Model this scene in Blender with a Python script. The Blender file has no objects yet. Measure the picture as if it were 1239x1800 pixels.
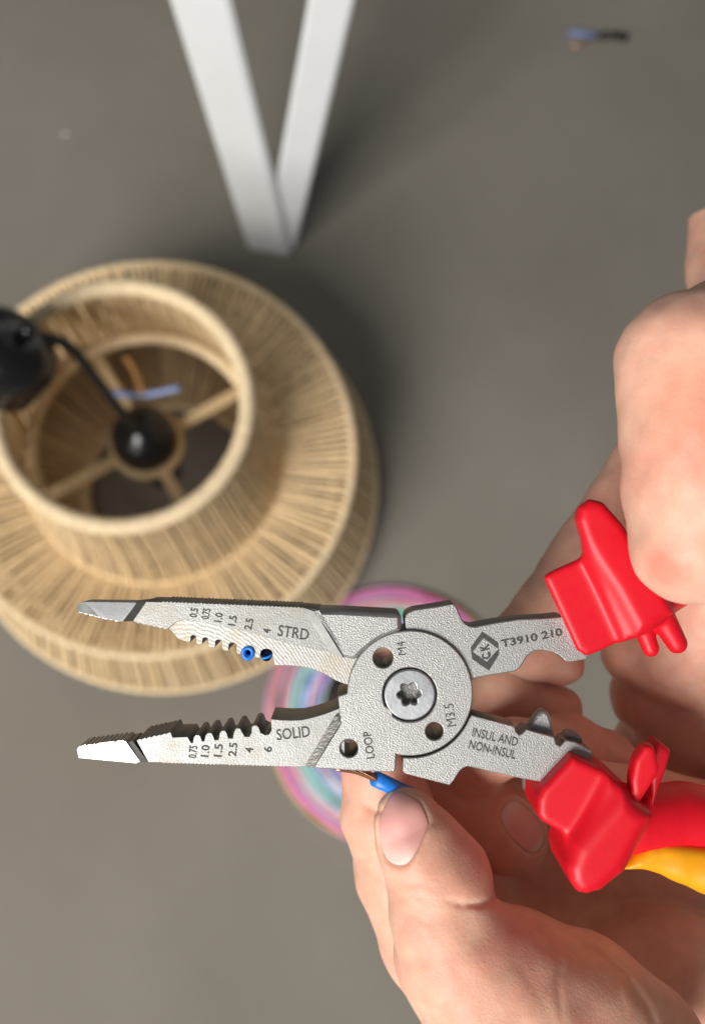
import bpy, bmesh, math, random
import numpy as np
from mathutils import Vector, Matrix
random.seed(7)
rng = np.random.default_rng(7)
S = bpy.context.scene
COL = S.collection

# ------------------------------------------------------------------ camera
FPX = 1559.0                      # focal length in pixels of the 1239 x 1800 frame
CX, CY = 619.5, 900.0
CAM = Vector((0, 0, 1.0))
dn = Vector(((521 - CX) / FPX, -(1200 - CY) / FPX, -1)).normalized()   # straight down, in camera axes
RQ = dn.rotation_difference(Vector((0, 0, -1)))
RM = RQ.to_matrix()
cam_d = bpy.data.cameras.new('camera'); cam = bpy.data.objects.new('camera', cam_d); COL.objects.link(cam)
cam.matrix_world = Matrix.Translation(CAM) @ RM.to_4x4()
cam_d.sensor_fit = 'VERTICAL'; cam_d.sensor_height = 24.0; cam_d.lens = 24.0 * FPX / 1800
cam_d.clip_start = 0.01; cam_d.clip_end = 50
cam_d.dof.use_dof = True; cam_d.dof.focus_distance = 0.196
cam_d.dof.aperture_fstop = (cam_d.lens / 1000) / 0.0032; cam_d.dof.aperture_blades = 0
S.camera = cam
S.view_settings.view_transform = 'Standard'; S.view_settings.look = 'None'
S.view_settings.exposure = 0.0; S.view_settings.gamma = 1.0
S.render.engine = 'CYCLES'
S.cycles.use_denoising = True
S.cycles.max_bounces = 8

# ------------------------------------------------------------------ light
W = bpy.data.worlds.new('World'); S.world = W; W.use_nodes = True
bg = W.node_tree.nodes['Background']; bg.inputs[0].default_value = (0.93, 0.96, 1.0, 1); bg.inputs[1].default_value = 0.14
ld = bpy.data.lights.new('window_light', 'AREA'); lo = bpy.data.objects.new('window_light', ld); COL.objects.link(lo)
ld.shape = 'RECTANGLE'; ld.size = 1.6; ld.size_y = 1.6; ld.energy = 130; ld.color = (1.0, 0.965, 0.92)
LD = Vector((-0.46, -0.55, 0.70)).normalized()
lo.location = Vector((0.05, 0.0, 0.5)) + LD * 3.0
lo.rotation_euler = LD.to_track_quat('Z', 'Y').to_euler()

# ------------------------------------------------------------------ helpers
def c2w(v):                       # camera metres -> world
    return CAM + RM @ Vector(v)
def ray(px, py):
    return (RM @ Vector(((px - CX) / FPX, -(py - CY) / FPX, -1)))
def onz(px, py, z):               # the place's own point at height z seen there
    r = ray(px, py); return CAM + r * ((z - CAM.z) / r.z)
def cmm(px, py, d):               # camera-axes millimetres
    return np.array([(px - CX) / FPX * d, -(py - CY) / FPX * d, -d])

def tag(o, label=None, cat=None, group=None, kind=None):
    if label: o['label'] = label
    if cat: o['category'] = cat
    if group: o['group'] = group
    if kind: o['kind'] = kind
    return o
def link(name, me, mat=None, parent=None):
    o = bpy.data.objects.new(name, me); COL.objects.link(o)
    if mat: 
        if len(me.materials) == 0: me.materials.append(mat)
    if parent: o.parent = parent
    return o
def empty(name, loc=(0, 0, 0), mat=None):
    o = bpy.data.objects.new(name, None); COL.objects.link(o); o.location = loc
    if mat is not None: o.matrix_world = mat
    o.empty_display_size = 0.01
    return o
def mesh(name, v, f, smooth=True):
    me = bpy.data.meshes.new(name); me.from_pydata([tuple(map(float, p)) for p in v], [], [tuple(map(int, q)) for q in f]); me.update()
    if smooth: me.polygons.foreach_set('use_smooth', [True] * len(me.polygons))
    return me

def tube_vf(path, rad, n=8, cap=True, closed=False):
    P = [Vector(p) for p in path]; m = len(P)
    R = rad if hasattr(rad, '__len__') else [rad] * m
    V, F = [], []
    prev = None
    for i in range(m):
        if closed: t = (P[(i + 1) % m] - P[i - 1])
        else: t = P[min(i + 1, m - 1)] - P[max(i - 1, 0)]
        t.normalize()
        if prev is None:
            a = Vector((0, 0, 1)) if abs(t.z) < 0.9 else Vector((1, 0, 0))
            x = t.cross(a).normalized()
        else:
            x = (prev - t * prev.dot(t)).normalized()
        prev = x; y = t.cross(x)
        for k in range(n):
            a = 2 * math.pi * k / n
            V.append(P[i] + (x * math.cos(a) + y * math.sin(a)) * R[i])
    mm = m if closed else m - 1
    for i in range(mm):
        for k in range(n):
            j = (i + 1) % m
            F.append((i * n + k, i * n + (k + 1) % n, j * n + (k + 1) % n, j * n + k))
    if cap and not closed:
        F.append(tuple(range(n - 1, -1, -1))); F.append(tuple((m - 1) * n + k for k in range(n)))
    return V, F
class MB:
    def __init__(s): s.v = []; s.f = []
    def add(s, V, F):
        b = len(s.v); s.v += [tuple(p) for p in V]; s.f += [tuple(i + b for i in q) for q in F]
    def tube(s, path, rad, n=8, **k): s.add(*tube_vf(path, rad, n, **k))
    def build(s, name, mat, parent=None, smooth=True):
        return link(name, mesh(name, s.v, s.f, smooth), mat, parent)
def lathe_vf(prof, n=48, close=False):
    V, F = [], []
    for r, z in prof:
        for k in range(n):
            a = 2 * math.pi * k / n; V.append((r * math.cos(a), r * math.sin(a), z))
    m = len(prof)
    for i in range(m if close else m - 1):
        j = (i + 1) % m
        for k in range(n):
            F.append((i * n + k, i * n + (k + 1) % n, j * n + (k + 1) % n, j * n + k))
    return V, F
def bezier(pts, n=24):            # Catmull-Rom through points
    P = [Vector(p) for p in pts]; P = [P[0] * 2 - P[1]] + P + [P[-1] * 2 - P[-2]]; out = []
    for i in range(1, len(P) - 2):
        for k in range(n):
            t = k / n; a, b, c, d = P[i - 1:i + 3]
            out.append(0.5 * ((2 * b) + (c - a) * t + (2 * a - 5 * b + 4 * c - d) * t * t + (3 * b - a - 3 * c + d) * t ** 3))
    out.append(P[-2]); return out

# ------------------------------------------------------------------ materials
def new_mat(name):
    m = bpy.data.materials.new(name); m.use_nodes = True
    nt = m.node_tree; b = nt.nodes['Principled BSDF']
    return m, nt, b
def node(nt, typ, **kw):
    n = nt.nodes.new(typ)
    for k, v in kw.items():
        if k in n.inputs: n.inputs[k].default_value = v
        else: setattr(n, k, v)
    return n
def noise(nt, scale, detail=4, rough=0.55, coord='Object', dist=0.0):
    tc = node(nt, 'ShaderNodeTexCoord'); n = node(nt, 'ShaderNodeTexNoise')
    n.inputs['Scale'].default_value = scale; n.inputs['Detail'].default_value = detail
    n.inputs['Roughness'].default_value = rough; n.inputs['Distortion'].default_value = dist
    nt.links.new(tc.outputs[coord], n.inputs['Vector']); return n
def ramp(nt, src, stops):
    r = node(nt, 'ShaderNodeValToRGB'); e = r.color_ramp.elements
    while len(e) < len(stops): e.new(0.5)
    for i, (p, c) in enumerate(stops):
        e[i].position = p; e[i].color = (*c, 1) if len(c) == 3 else c
    nt.links.new(src, r.inputs[0]); return r
def bump(nt, src, b, strength, dist, prev=None):
    n = node(nt, 'ShaderNodeBump'); n.inputs['Strength'].default_value = strength; n.inputs['Distance'].default_value = dist
    nt.links.new(src, n.inputs['Height'])
    if prev: nt.links.new(prev.outputs[0], n.inputs['Normal'])
    nt.links.new(n.outputs[0], b.inputs['Normal']); return n
def plain(name, col, rough=0.5, metal=0.0, spec=0.5, nscale=None, var=0.15, bstr=0.0, bdist=0.0002, coat=0.0):
    m, nt, b = new_mat(name)
    b.inputs['Roughness'].default_value = rough; b.inputs['Metallic'].default_value = metal
    b.inputs['Specular IOR Level'].default_value = spec; b.inputs['Coat Weight'].default_value = coat
    if nscale:
        n = noise(nt, nscale)
        r = ramp(nt, n.outputs['Fac'], [(0.3, tuple(c * (1 - var) for c in col)), (0.7, tuple(min(1, c * (1 + var)) for c in col))])
        nt.links.new(r.outputs[0], b.inputs['Base Color'])
        if bstr: bump(nt, n.outputs['Fac'], b, bstr, bdist)
    else: b.inputs['Base Color'].default_value = (*col, 1)
    return m

def floor_mat():
    m, nt, b = new_mat('grey_woven_floor')
    n1 = noise(nt, 3.5, 5, 0.55); n2 = noise(nt, 900, 2); 
    r = ramp(nt, n1.outputs['Fac'], [(0.3, (0.206, 0.187, 0.156)), (0.7, (0.256, 0.235, 0.200))])
    tc = node(nt, 'ShaderNodeTexCoord'); w1 = node(nt, 'ShaderNodeTexWave'); w2 = node(nt, 'ShaderNodeTexWave')
    w2.bands_direction = 'Y'
    for w in (w1, w2):
        w.inputs['Scale'].default_value = 160; w.inputs['Distortion'].default_value = 1.2; nt.links.new(tc.outputs['Object'], w.inputs[0])
    ad = node(nt, 'ShaderNodeMath', operation='ADD'); nt.links.new(w1.outputs['Fac'], ad.inputs[0]); nt.links.new(w2.outputs['Fac'], ad.inputs[1])
    ad2 = node(nt, 'ShaderNodeMath', operation='ADD'); nt.links.new(ad.outputs[0], ad2.inputs[0]); nt.links.new(n2.outputs['Fac'], ad2.inputs[1])
    mx = node(nt, 'ShaderNodeMixRGB', blend_type='MULTIPLY'); mx.inputs[0].default_value = 0.5
    r2 = ramp(nt, ad2.outputs[0], [(0.2, (0.75, 0.75, 0.75)), (1.0, (1.15, 1.15, 1.15))])
    nt.links.new(r.outputs[0], mx.inputs[1]); nt.links.new(r2.outputs[0], mx.inputs[2]); nt.links.new(mx.outputs[0], b.inputs['Base Color'])
    bump(nt, ad2.outputs[0], b, 0.4, 0.001)
    b.inputs['Roughness'].default_value = 0.75; b.inputs['Specular IOR Level'].default_value = 0.25
    return m

def steel_mat(name, col, rough, grain, gstr, metal=0.85, stain=0.0, arcs=False):
    m, nt, b = new_mat(name)
    n = noise(nt, grain, 2, 0.5); n2 = noise(nt, 90, 5, 0.65); n3 = noise(nt, grain * 0.33, 3, 0.6)
    r = ramp(nt, n3.outputs['Fac'], [(0.3, tuple(c * 0.86 for c in col)), (0.7, col)])
    out = r.outputs[0]
    if stain:
        mx = node(nt, 'ShaderNodeMixRGB', blend_type='MIX'); s = ramp(nt, n2.outputs['Fac'], [(0.52, (0, 0, 0)), (0.68, (stain,) * 3)])
        nt.links.new(s.outputs[0], mx.inputs[0]); nt.links.new(out, mx.inputs[1]); mx.inputs[2].default_value = (0.42, 0.33, 0.2, 1); out = mx.outputs[0]
    nt.links.new(out, b.inputs['Base Color'])
    b.inputs['Metallic'].default_value = metal
    rr = ramp(nt, n2.outputs['Fac'], [(0.3, (rough * 0.85,) * 3), (0.7, (min(1, rough * 1.15),) * 3)])
    nt.links.new(rr.outputs[0], b.inputs['Roughness'])
    bp = bump(nt, n.outputs['Fac'], b, gstr, 0.0004)
    if arcs:
        tc = node(nt, 'ShaderNodeTexCoord'); mp = node(nt, 'ShaderNodeMapping'); mp.inputs['Location'].default_value = (0.052, 0.03, 0)
        mp.inputs['Scale'].default_value = (1.0, 0.55, 1)
        nt.links.new(tc.outputs['Object'], mp.inputs[0])
        w = node(nt, 'ShaderNodeTexWave', wave_type='RINGS', rings_direction='Z'); w.inputs['Scale'].default_value = 620; w.inputs['Distortion'].default_value = 5.0
        w.inputs['Detail'].default_value = 2; w.inputs['Detail Scale'].default_value = 0.6
        nt.links.new(mp.outputs[0], w.inputs[0]); bump(nt, w.outputs['Fac'], b, 0.06, 0.0003, bp)
    return m

def skin_mat(name='skin', marks=()):
    m, nt, b = new_mat(name)
    n1 = noise(nt, 55, 3, 0.5); n2 = noise(nt, 260, 4, 0.6)
    r = ramp(nt, n1.outputs['Fac'], [(0.28, (0.76, 0.405, 0.295)), (0.52, (0.77, 0.46, 0.34)), (0.75, (0.76, 0.355, 0.265))])
    r2 = ramp(nt, n2.outputs['Fac'], [(0.3, (0.93, 0.91, 0.90)), (0.7, (1.04, 1.05, 1.05))])
    mx = node(nt, 'ShaderNodeMixRGB', blend_type='MULTIPLY'); mx.inputs[0].default_value = 1
    nt.links.new(r.outputs[0], mx.inputs[1]); nt.links.new(r2.outputs[0], mx.inputs[2])
    out = mx.outputs[0]; tcm = node(nt, 'ShaderNodeTexCoord')
    for (p, r0, r1, col, fac) in marks:        # blotches and scars that belong to the skin
        vd = node(nt, 'ShaderNodeVectorMath', operation='DISTANCE'); nt.links.new(tcm.outputs['Object'], vd.inputs[0]); vd.inputs[1].default_value = tuple(p)
        mr = node(nt, 'ShaderNodeMapRange', interpolation_type='SMOOTHSTEP'); mr.inputs['From Min'].default_value = r1; mr.inputs['From Max'].default_value = r0
        mr.inputs['To Min'].default_value = 0; mr.inputs['To Max'].default_value = fac; nt.links.new(vd.outputs['Value'], mr.inputs['Value'])
        mm = node(nt, 'ShaderNodeMixRGB', blend_type='MULTIPLY'); nt.links.new(mr.outputs[0], mm.inputs[0]); nt.links.new(out, mm.inputs[1]); mm.inputs[2].default_value = (*col, 1); out = mm.outputs[0]
    nt.links.new(out, b.inputs['Base Color'])
    b.inputs['Subsurface Weight'].default_value = 0.8
    b.inputs['Subsurface Radius'].default_value = (1.0, 0.30, 0.16); b.inputs['Subsurface Scale'].default_value = 0.0038
    b.inputs['Roughness'].default_value = 0.5; b.inputs['Specular IOR Level'].default_value = 0.35
    # dermal ridges and fine creases
    tc = node(nt, 'ShaderNodeTexCoord'); v = node(nt, 'ShaderNodeTexVoronoi', feature='DISTANCE_TO_EDGE'); v.inputs['Scale'].default_value = 900
    nz = noise(nt, 120, 3); av = node(nt, 'ShaderNodeVectorMath', operation='MULTIPLY_ADD')
    nt.links.new(nz.outputs['Color'], av.inputs[0]); av.inputs[1].default_value = (0.004, 0.004, 0.004); nt.links.new(tc.outputs['Object'], av.inputs[2])
    nt.links.new(av.outputs[0], v.inputs['Vector'])
    b1 = bump(nt, v.outputs['Distance'], b, 0.20, 0.0004)
    n4 = noise(nt, 420, 5, 0.65); b2 = bump(nt, n4.outputs['Fac'], b, 0.15, 0.0006, b1)
    return m

M = {}
M['floor'] = floor_mat()
M['white'] = plain('white_powder_coat', (0.90, 0.93, 0.95), 0.42, nscale=30, var=0.02)
M['cast'] = steel_mat('sandblasted_steel', (0.44, 0.44, 0.43), 0.5, 3000, 0.34)
M['flat_steel'] = steel_mat('ground_steel', (0.39, 0.39, 0.38), 0.5, 2400, 0.16, stain=0.25)
M['blade_steel'] = steel_mat('machined_steel', (0.48, 0.47, 0.445), 0.48, 2000, 0.12, stain=0.6, arcs=True)
M['polished'] = steel_mat('polished_steel', (0.50, 0.51, 0.52), 0.40, 1500, 0.05, metal=1.0)
M['screw'] = steel_mat('screw_steel', (0.54, 0.56, 0.58), 0.40, 1200, 0.06, metal=1.0)
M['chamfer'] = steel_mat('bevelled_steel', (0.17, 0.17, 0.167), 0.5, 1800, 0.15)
M['edge'] = steel_mat('shaded_steel', (0.26, 0.25, 0.235), 0.42, 1500, 0.3)  # darker copy of the steel for faces lying in shade
M['ink'] = plain('etched_marking', (0.055, 0.052, 0.05), 0.6, nscale=1200, var=0.4)
M['red'] = plain('red_soft_plastic', (0.66, 0.004, 0.016), 0.44, spec=0.4, nscale=700, var=0.04, bstr=0.06, bdist=0.0003)
M['yellow'] = plain('yellow_plastic', (0.85, 0.35, 0.004), 0.42, nscale=500, var=0.04, bstr=0.05)
M['skin'] = skin_mat()
m, nt, b = new_mat('nail'); b.inputs['Base Color'].default_value = (0.74, 0.47, 0.40, 1); b.inputs['Roughness'].default_value = 0.30
b.inputs['Subsurface Weight'].default_value = 0.4; b.inputs['Subsurface Radius'].default_value = (1, .35, .2); b.inputs['Subsurface Scale'].default_value = 0.0015
M['nail'] = m
M['blue'] = plain('blue_insulation', (0.012, 0.20, 0.72), 0.38, nscale=900, var=0.12)
M['navy'] = plain('shaded_blue_insulation', (0.003, 0.006, 0.025), 0.9, spec=0.1)  # blue insulation coloured near black for its shade
M['copper'] = plain('bare_copper', (0.60, 0.30, 0.18), 0.3, metal=1.0, nscale=1500, var=0.1)
M['jute'] = plain('jute_cord', (0.82, 0.605, 0.36), 0.8, spec=0.15, nscale=240, var=0.28, bstr=0.6, bdist=0.0008)
M['jute_ring'] = plain('wrapped_jute_ring', (0.85, 0.67, 0.43), 0.8, spec=0.15, nscale=200, var=0.2, bstr=0.5, bdist=0.0008)
M['jute_arm'] = plain('beige_painted_metal', (0.58, 0.43, 0.24), 0.5, nscale=60, var=0.06)
M['black'] = plain('black_plastic', (0.008, 0.008, 0.009), 0.22, nscale=40, var=0.2)
M['black_cable'] = plain('black_cable_sleeve', (0.012, 0.011, 0.010), 0.5)
M['orange'] = plain('orange_insulation', (0.50, 0.27, 0.10), 0.45)
M['paleblue'] = plain('pale_blue_insulation', (0.20, 0.27, 0.48), 0.45)

# ------------------------------------------------------------------ the setting: the grey floor
V = [(-3, -3, 0), (3, -3, 0), (3, 3, 0), (-3, 3, 0)]
tag(link('floor', mesh('floor', V, [(0, 1, 2, 3)], False), M['floor']), kind='structure')

# ------------------------------------------------------------------ signed distance modelling
def smin(a, b, k):
    if k <= 0: return np.minimum(a, b)
    h = np.clip(0.5 + 0.5 * (b - a) / k, 0, 1)
    return b * (1 - h) + a * h - k * h * (1 - h)
def smax(a, b, k): return -smin(-a, -b, k)
class Grid:
    def __init__(s, lo, hi, h):
        s.lo = np.array(lo, float); s.h = h
        n = np.ceil((np.array(hi) - s.lo) / h).astype(int) + 1
        s.n = n
        s.x = (s.lo[0] + np.arange(n[0]) * h).astype(np.float32)[:, None, None]
        s.y = (s.lo[1] + np.arange(n[1]) * h).astype(np.float32)[None, :, None]
        s.z = (s.lo[2] + np.arange(n[2]) * h).astype(np.float32)[None, None, :]
    def far(s): return np.full(s.n, 1e3, np.float32)
    def cone(s, a, ra, b, rb):
        a = np.asarray(a, float); b = np.asarray(b, float); d = b - a; L = float(d @ d) + 1e-9
        t = np.clip(((s.x - a[0]) * d[0] + (s.y - a[1]) * d[1] + (s.z - a[2]) * d[2]) / L, 0, 1).astype(np.float32)
        r = ra + (rb - ra) * t
        return np.sqrt((s.x - a[0] - d[0] * t) ** 2 + (s.y - a[1] - d[1] * t) ** 2 + (s.z - a[2] - d[2] * t) ** 2) - r
    def chain(s, pts, k=2.0):
        f = None
        for (a, ra), (b, rb) in zip(pts[:-1], pts[1:]):
            c = s.cone(a, ra, b, rb); f = c if f is None else smin(f, c, k)
        return f
    def poly(s, P):
        P = np.asarray(P, float); X = s.x[:, :, 0] + 0 * s.y[:, :, 0]; Y = s.y[:, :, 0] + 0 * s.x[:, :, 0]
        d = np.full(X.shape, 1e9); sg = np.ones(X.shape); n = len(P)
        for i in range(n):
            a, b = P[i], P[i - 1]; e = b - a
            wx, wy = X - a[0], Y - a[1]; t = np.clip((wx * e[0] + wy * e[1]) / (e @ e + 1e-12), 0, 1)
            d = np.minimum(d, (wx - e[0] * t) ** 2 + (wy - e[1] * t) ** 2)
            c1 = Y >= a[1]; c2 = Y < b[1]; c3 = (e[0] * wy) > (e[1] * wx)
            fl = (c1 & c2 & c3) | (~c1 & ~c2 & ~c3); sg = np.where(fl, -sg, sg)
        return (sg * np.sqrt(d)).astype(np.float32)
    def extr(s, P, z0, z1, r, draft=0.0):
        d2 = s.poly(P)[:, :, None] + r + draft * (z1 - s.z); dz = np.abs(s.z - (z0 + z1) / 2) - (z1 - z0) / 2 + r
        return np.minimum(np.maximum(d2, dz), 0) + np.sqrt(np.maximum(d2, 0) ** 2 + np.maximum(dz, 0) ** 2) - r
    def nets(s, f):
        ins = f < 0
        n = np.array(f.shape) - 1
        cnt = np.zeros(n, np.int16); acc = np.zeros((*n, 3), np.float32)
        cor = [(i, j, k) for i in (0, 1) for j in (0, 1) for k in (0, 1)]
        sl = lambda o, m: tuple(slice(o[q], o[q] + m[q]) for q in range(3))
        for ax in range(3):
            for o in cor:
                if o[ax]: continue
                o2 = list(o); o2[ax] = 1
                A = f[sl(o, n)]; B = f[sl(o2, n)]
                ix = np.nonzero((A < 0) != (B < 0))
                a = A[ix]; b = B[ix]; t = a / (a - b)
                cnt[ix] += 1
                for q in range(3):
                    acc[(*ix, q)] += (o[q] + t) if q == ax else o[q]
        act = np.nonzero(cnt)
        idx = np.full(n, -1, np.int64); idx[act] = np.arange(len(act[0]))
        V = (acc[act] / cnt[act][:, None] + np.stack(act, 1)) * s.h + s.lo
        F = []
        for ax in range(3):
            u, v = (ax + 1) % 3, (ax + 2) % 3
            m = [0, 0, 0]; m[ax] = n[ax]; m[u] = n[u] - 1; m[v] = n[v] - 1
            o = [0, 0, 0]; o[u] = 1; o[v] = 1; o2 = list(o); o2[ax] = 1
            A = ins[sl(o, m)]; B = ins[sl(o2, m)]
            ix = np.nonzero(A != B)
            if not len(ix[0]): continue
            p = np.stack(ix, 1) + np.array(o); p[:, ax] = ix[ax]
            def g(du, dv):
                q = p.copy(); q[:, u] += du; q[:, v] += dv; return idx[q[:, 0], q[:, 1], q[:, 2]]
            Q = np.stack([g(-1, -1), g(0, -1), g(0, 0), g(-1, 0)], 1)
            fl = ~A[ix]; Q[fl] = Q[fl][:, ::-1]; F.append(Q)
        F = np.concatenate(F); F = F[(F >= 0).all(1)]
        return V, F
def sdf_object(name, grid, f, mat, to_world, parent=None, scale=0.001, smooth=2):
    V, F = grid.nets(f)
    me = bpy.data.meshes.new(name)
    me.from_pydata((V * scale).tolist(), [], F.tolist()); me.update()
    me.polygons.foreach_set('use_smooth', [True] * len(me.polygons))
    o = link(name, me, mat)
    if smooth:
        bm = bmesh.new(); bm.from_mesh(me)
        for _ in range(smooth): bmesh.ops.smooth_vert(bm, verts=bm.verts, factor=0.5, use_axis_x=True, use_axis_y=True, use_axis_z=True)
        bm.to_mesh(me); bm.free()
    if parent: o.parent = parent
    if to_world is not None: o.matrix_world = to_world
    return o
CAMM = Matrix.Translation(CAM) @ RM.to_4x4()

# ------------------------------------------------------------------ the white V shaped leg
def bar(name, a, b, wdir, w, t, mat, parent, base):
    a = Vector(a); b = Vector(b); d = (b - a).normalized(); wd = Vector(wdir); wd = (wd - d * wd.dot(d)).normalized(); td = d.cross(wd)
    bm = bmesh.new(); vs = []
    for p, flat in ((a, True), (b, False)):
        for sx, sy in ((-1, -1), (1, -1), (1, 1), (-1, 1)):
            q = p + wd * w / 2 * sx + td * t / 2 * sy
            if flat: q = q - d * ((q.z - base) / d.z)
            vs.append(bm.verts.new(q))
    bm.faces.new(vs[0:4][::-1]); bm.faces.new(vs[4:8])
    for k in range(4): bm.faces.new((vs[k], vs[(k + 1) % 4], vs[4 + (k + 1) % 4], vs[4 + k]))
    bmesh.ops.recalc_face_normals(bm, faces=bm.faces)
    bmesh.ops.bevel(bm, geom=list(bm.edges), offset=0.0025, segments=2, affect='EDGES')
    me = bpy.data.meshes.new(name); bm.to_mesh(me); bm.free()
    return link(name, me, mat, parent)
foot = onz(477, 447, 0.0)
leg = tag(empty('furniture_leg', foot), 'white flat-bar V shaped furniture leg standing on the grey floor', 'furniture leg')
def rel(p): return Vector(p) - foot
topL = onz(352, -10, 0.375); topR = onz(584, -10, 0.375)
fl_ = onz(474, 438, 0.002); fr_ = onz(492, 433, 0.002)
ext = 1.35
bar('bar', rel(fl_), rel(fl_ + (topL - fl_) * ext), (1, -0.18, 0), 0.051, 0.010, M['white'], leg, 0.0 - foot.z)
bar('bar', rel(fr_), rel(fr_ + (topR - fr_) * ext), (1, -0.02, 0), 0.036, 0.010, M['white'], leg, 0.0005 - foot.z)

# ------------------------------------------------------------------ the jute pendant lamp standing on the floor
ax0 = onz(305, 854, 0.02); 
lamp_loc = Vector((ax0.x, ax0.y, 0.0))
lamp = tag(empty('pendant_lamp', lamp_loc), 'two-tier natural jute cord pendant lampshade standing on the grey floor', 'lampshade')
RINGS = dict(top=(0.0985, 0.318, 0.0070), waist=(0.103, 0.200, 0.006), flange=(0.192, 0.170, 0.0042), bottom=(0.224, 0.042, 0.0042))
def ring(name, R, z, r):
    n = 220; mb = MB(); pts = []
    rad = []
    for k in range(n):
        a = 2 * math.pi * k / n
        pts.append((R * math.cos(a), R * math.sin(a), z)); rad.append(r * (0.88 + 0.16 * (k % 2) + random.uniform(-.04, .04)))
    mb.tube(pts, rad, 10, closed=True); return mb.build(name, M['jute_ring'], lamp)
ring('top_ring', *RINGS['top']); ring('waist_ring', *RINGS['waist']); ring('flange_ring', *RINGS['flange']); ring('bottom_ring', *RINGS['bottom'])
def cords(name, r0, z0, r1, z1, n, rad, sag=0.0, twist=0.0, jit=0.6):
    mb = MB()
    for k in range(n):
        a = 2 * math.pi * (k + random.uniform(-jit, jit) * 0.5) / n
        a2 = a + twist + random.uniform(-jit, jit) * 0.6 * math.pi / n
        rr = rad * random.uniform(0.75, 1.2); pts = []
        for i in range(5):
            t = i / 4; aa = a + (a2 - a) * t; r = r0 + (r1 - r0) * t - sag * 4 * t * (1 - t) + random.uniform(-1, 1) * 0.0004
            pts.append((r * math.cos(aa), r * math.sin(aa), z0 + (z1 - z0) * t + random.uniform(-1, 1) * 0.0004 - abs(sag) * 0.6 * 4 * t * (1 - t)))
        mb.tube(pts, rr, 5, cap=False)
    return tag(mb.build(name, M['jute'], lamp), kind='stuff')
cords('neck_cord', 0.0985, 0.318, 0.124, 0.150, 170, 0.0017, 0.006)
cords('shoulder_cord', 0.124, 0.150, 0.193, 0.173, 175, 0.0023, jit=0.45)
cords('shoulder_lining_cord', 0.126, 0.144, 0.190, 0.163, 90, 0.0017, jit=1.2)
ring('shoulder_ring', 0.123, 0.148, 0.005)
cords('skirt_cord', 0.176, 0.160, 0.224, 0.045, 260, 0.0021, jit=0.6)
cords('skirt_lining_cord', 0.172, 0.157, 0.219, 0.043, 200, 0.0020, jit=0.8)
ring('skirt_ring', 0.175, 0.159, 0.004)
cords('base_cord', 0.222, 0.040, 0.100, 0.008, 240, 0.0019, jit=0.7)
ring('base_ring', 0.098, 0.0075, 0.006)
cords('under_cord', 0.176, 0.160, 0.191, 0.166, 150, 0.0018)
# spider
hz = 0.200
ha = math.radians(31)
for k in range(4):
    a = ha + k * math.pi / 2
    mb = MB(); c_, s_ = math.cos(a), math.sin(a)
    wv, tv = 0.0052, 0.0022
    V = []
    for r in (0.024, 0.101):
        for sx, sz in ((-1, -1), (1, -1), (1, 1), (-1, 1)):
            V.append((r * c_ - s_ * wv * sx, r * s_ + c_ * wv * sx, hz + tv * sz))
    F = [(3, 2, 1, 0), (4, 5, 6, 7)] + [(i, (i + 1) % 4, 4 + (i + 1) % 4, 4 + i) for i in range(4)]
    mb.add(V, F); mb.build('spider_arm', M['jute_arm'], lamp, False)
mb = MB(); mb.add(*lathe_vf([(0.017, hz - .003), (0.034, hz - .003), (0.0345, hz), (0.034, hz + .003), (0.017, hz + .003)], 40, True)); mb.build('hub_ring', M['jute_arm'], lamp)
mb = MB(); mb.add(*lathe_vf([(0.0005, 0.085), (0.018, 0.085), (0.019, 0.09), (0.019, 0.16), (0.0185, hz + .004), (0.0285, hz + .005), (0.0295, hz + .012), (0.028, hz + .026), (0.021, hz + .036), (0.009, hz + .040), (0.006, hz + .042), (0.0005, hz + .043)], 40)); mb.build('lamp_holder', M['black'], lamp)
def lrel(p): return Vector(p) - lamp_loc
mb = MB(); mb.tube(bezier([(0, 0, hz + .04), lrel(onz(204, 712, 0.275)), lrel(onz(168, 664, 0.31)), lrel(onz(118, 606, 0.345)), lrel(onz(58, 590, 0.36))], 10), 0.0046, 10); mb.build('power_cable', M['black_cable'], lamp)
mb = MB(); mb.tube(bezier([lrel(onz(188, 688, 0.255)), lrel(onz(225, 694, 0.25)), lrel(onz(262, 693, 0.25)), lrel(onz(316, 682, 0.255))], 8), 0.0030, 8); mb.build('blue_core_wire', M['paleblue'], lamp)
mb = MB(); mb.tube(bezier([lrel(onz(222, 628, 0.25)), lrel(onz(238, 655, 0.252)), lrel(onz(250, 690, 0.256))], 8), 0.0026, 8); mb.build('brown_core_wire', M['orange'], lamp)
# ceiling cup lying on the rim
cupc = onz(8, 628, 0.36)
cup = empty('ceiling_cup', cupc)
tag(cup, 'glossy black ceiling cup lying on the rim of the jute lampshade', 'ceiling cup')
cup.rotation_euler = (math.radians(-24), math.radians(48), 0)
mb = MB(); mb.add(*lathe_vf([(0.0005, 0.026), (0.012, 0.026), (0.026, 0.024), (0.033, 0.019), (0.0365, 0.010), (0.037, -0.018), (0.0345, -0.018), (0.034, 0.008), (0.029, 0.017), (0.0005, 0.021)], 56)); mb.build('cup_shell', M['black'], cup)
mb = MB(); mb.add(*lathe_vf([(0.0005, 0.038), (0.005, 0.038), (0.0058, 0.034), (0.0058, 0.0262), (0.0005, 0.0262)], 24)); mb.build('cable_grip', M['black'], cup)

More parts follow.
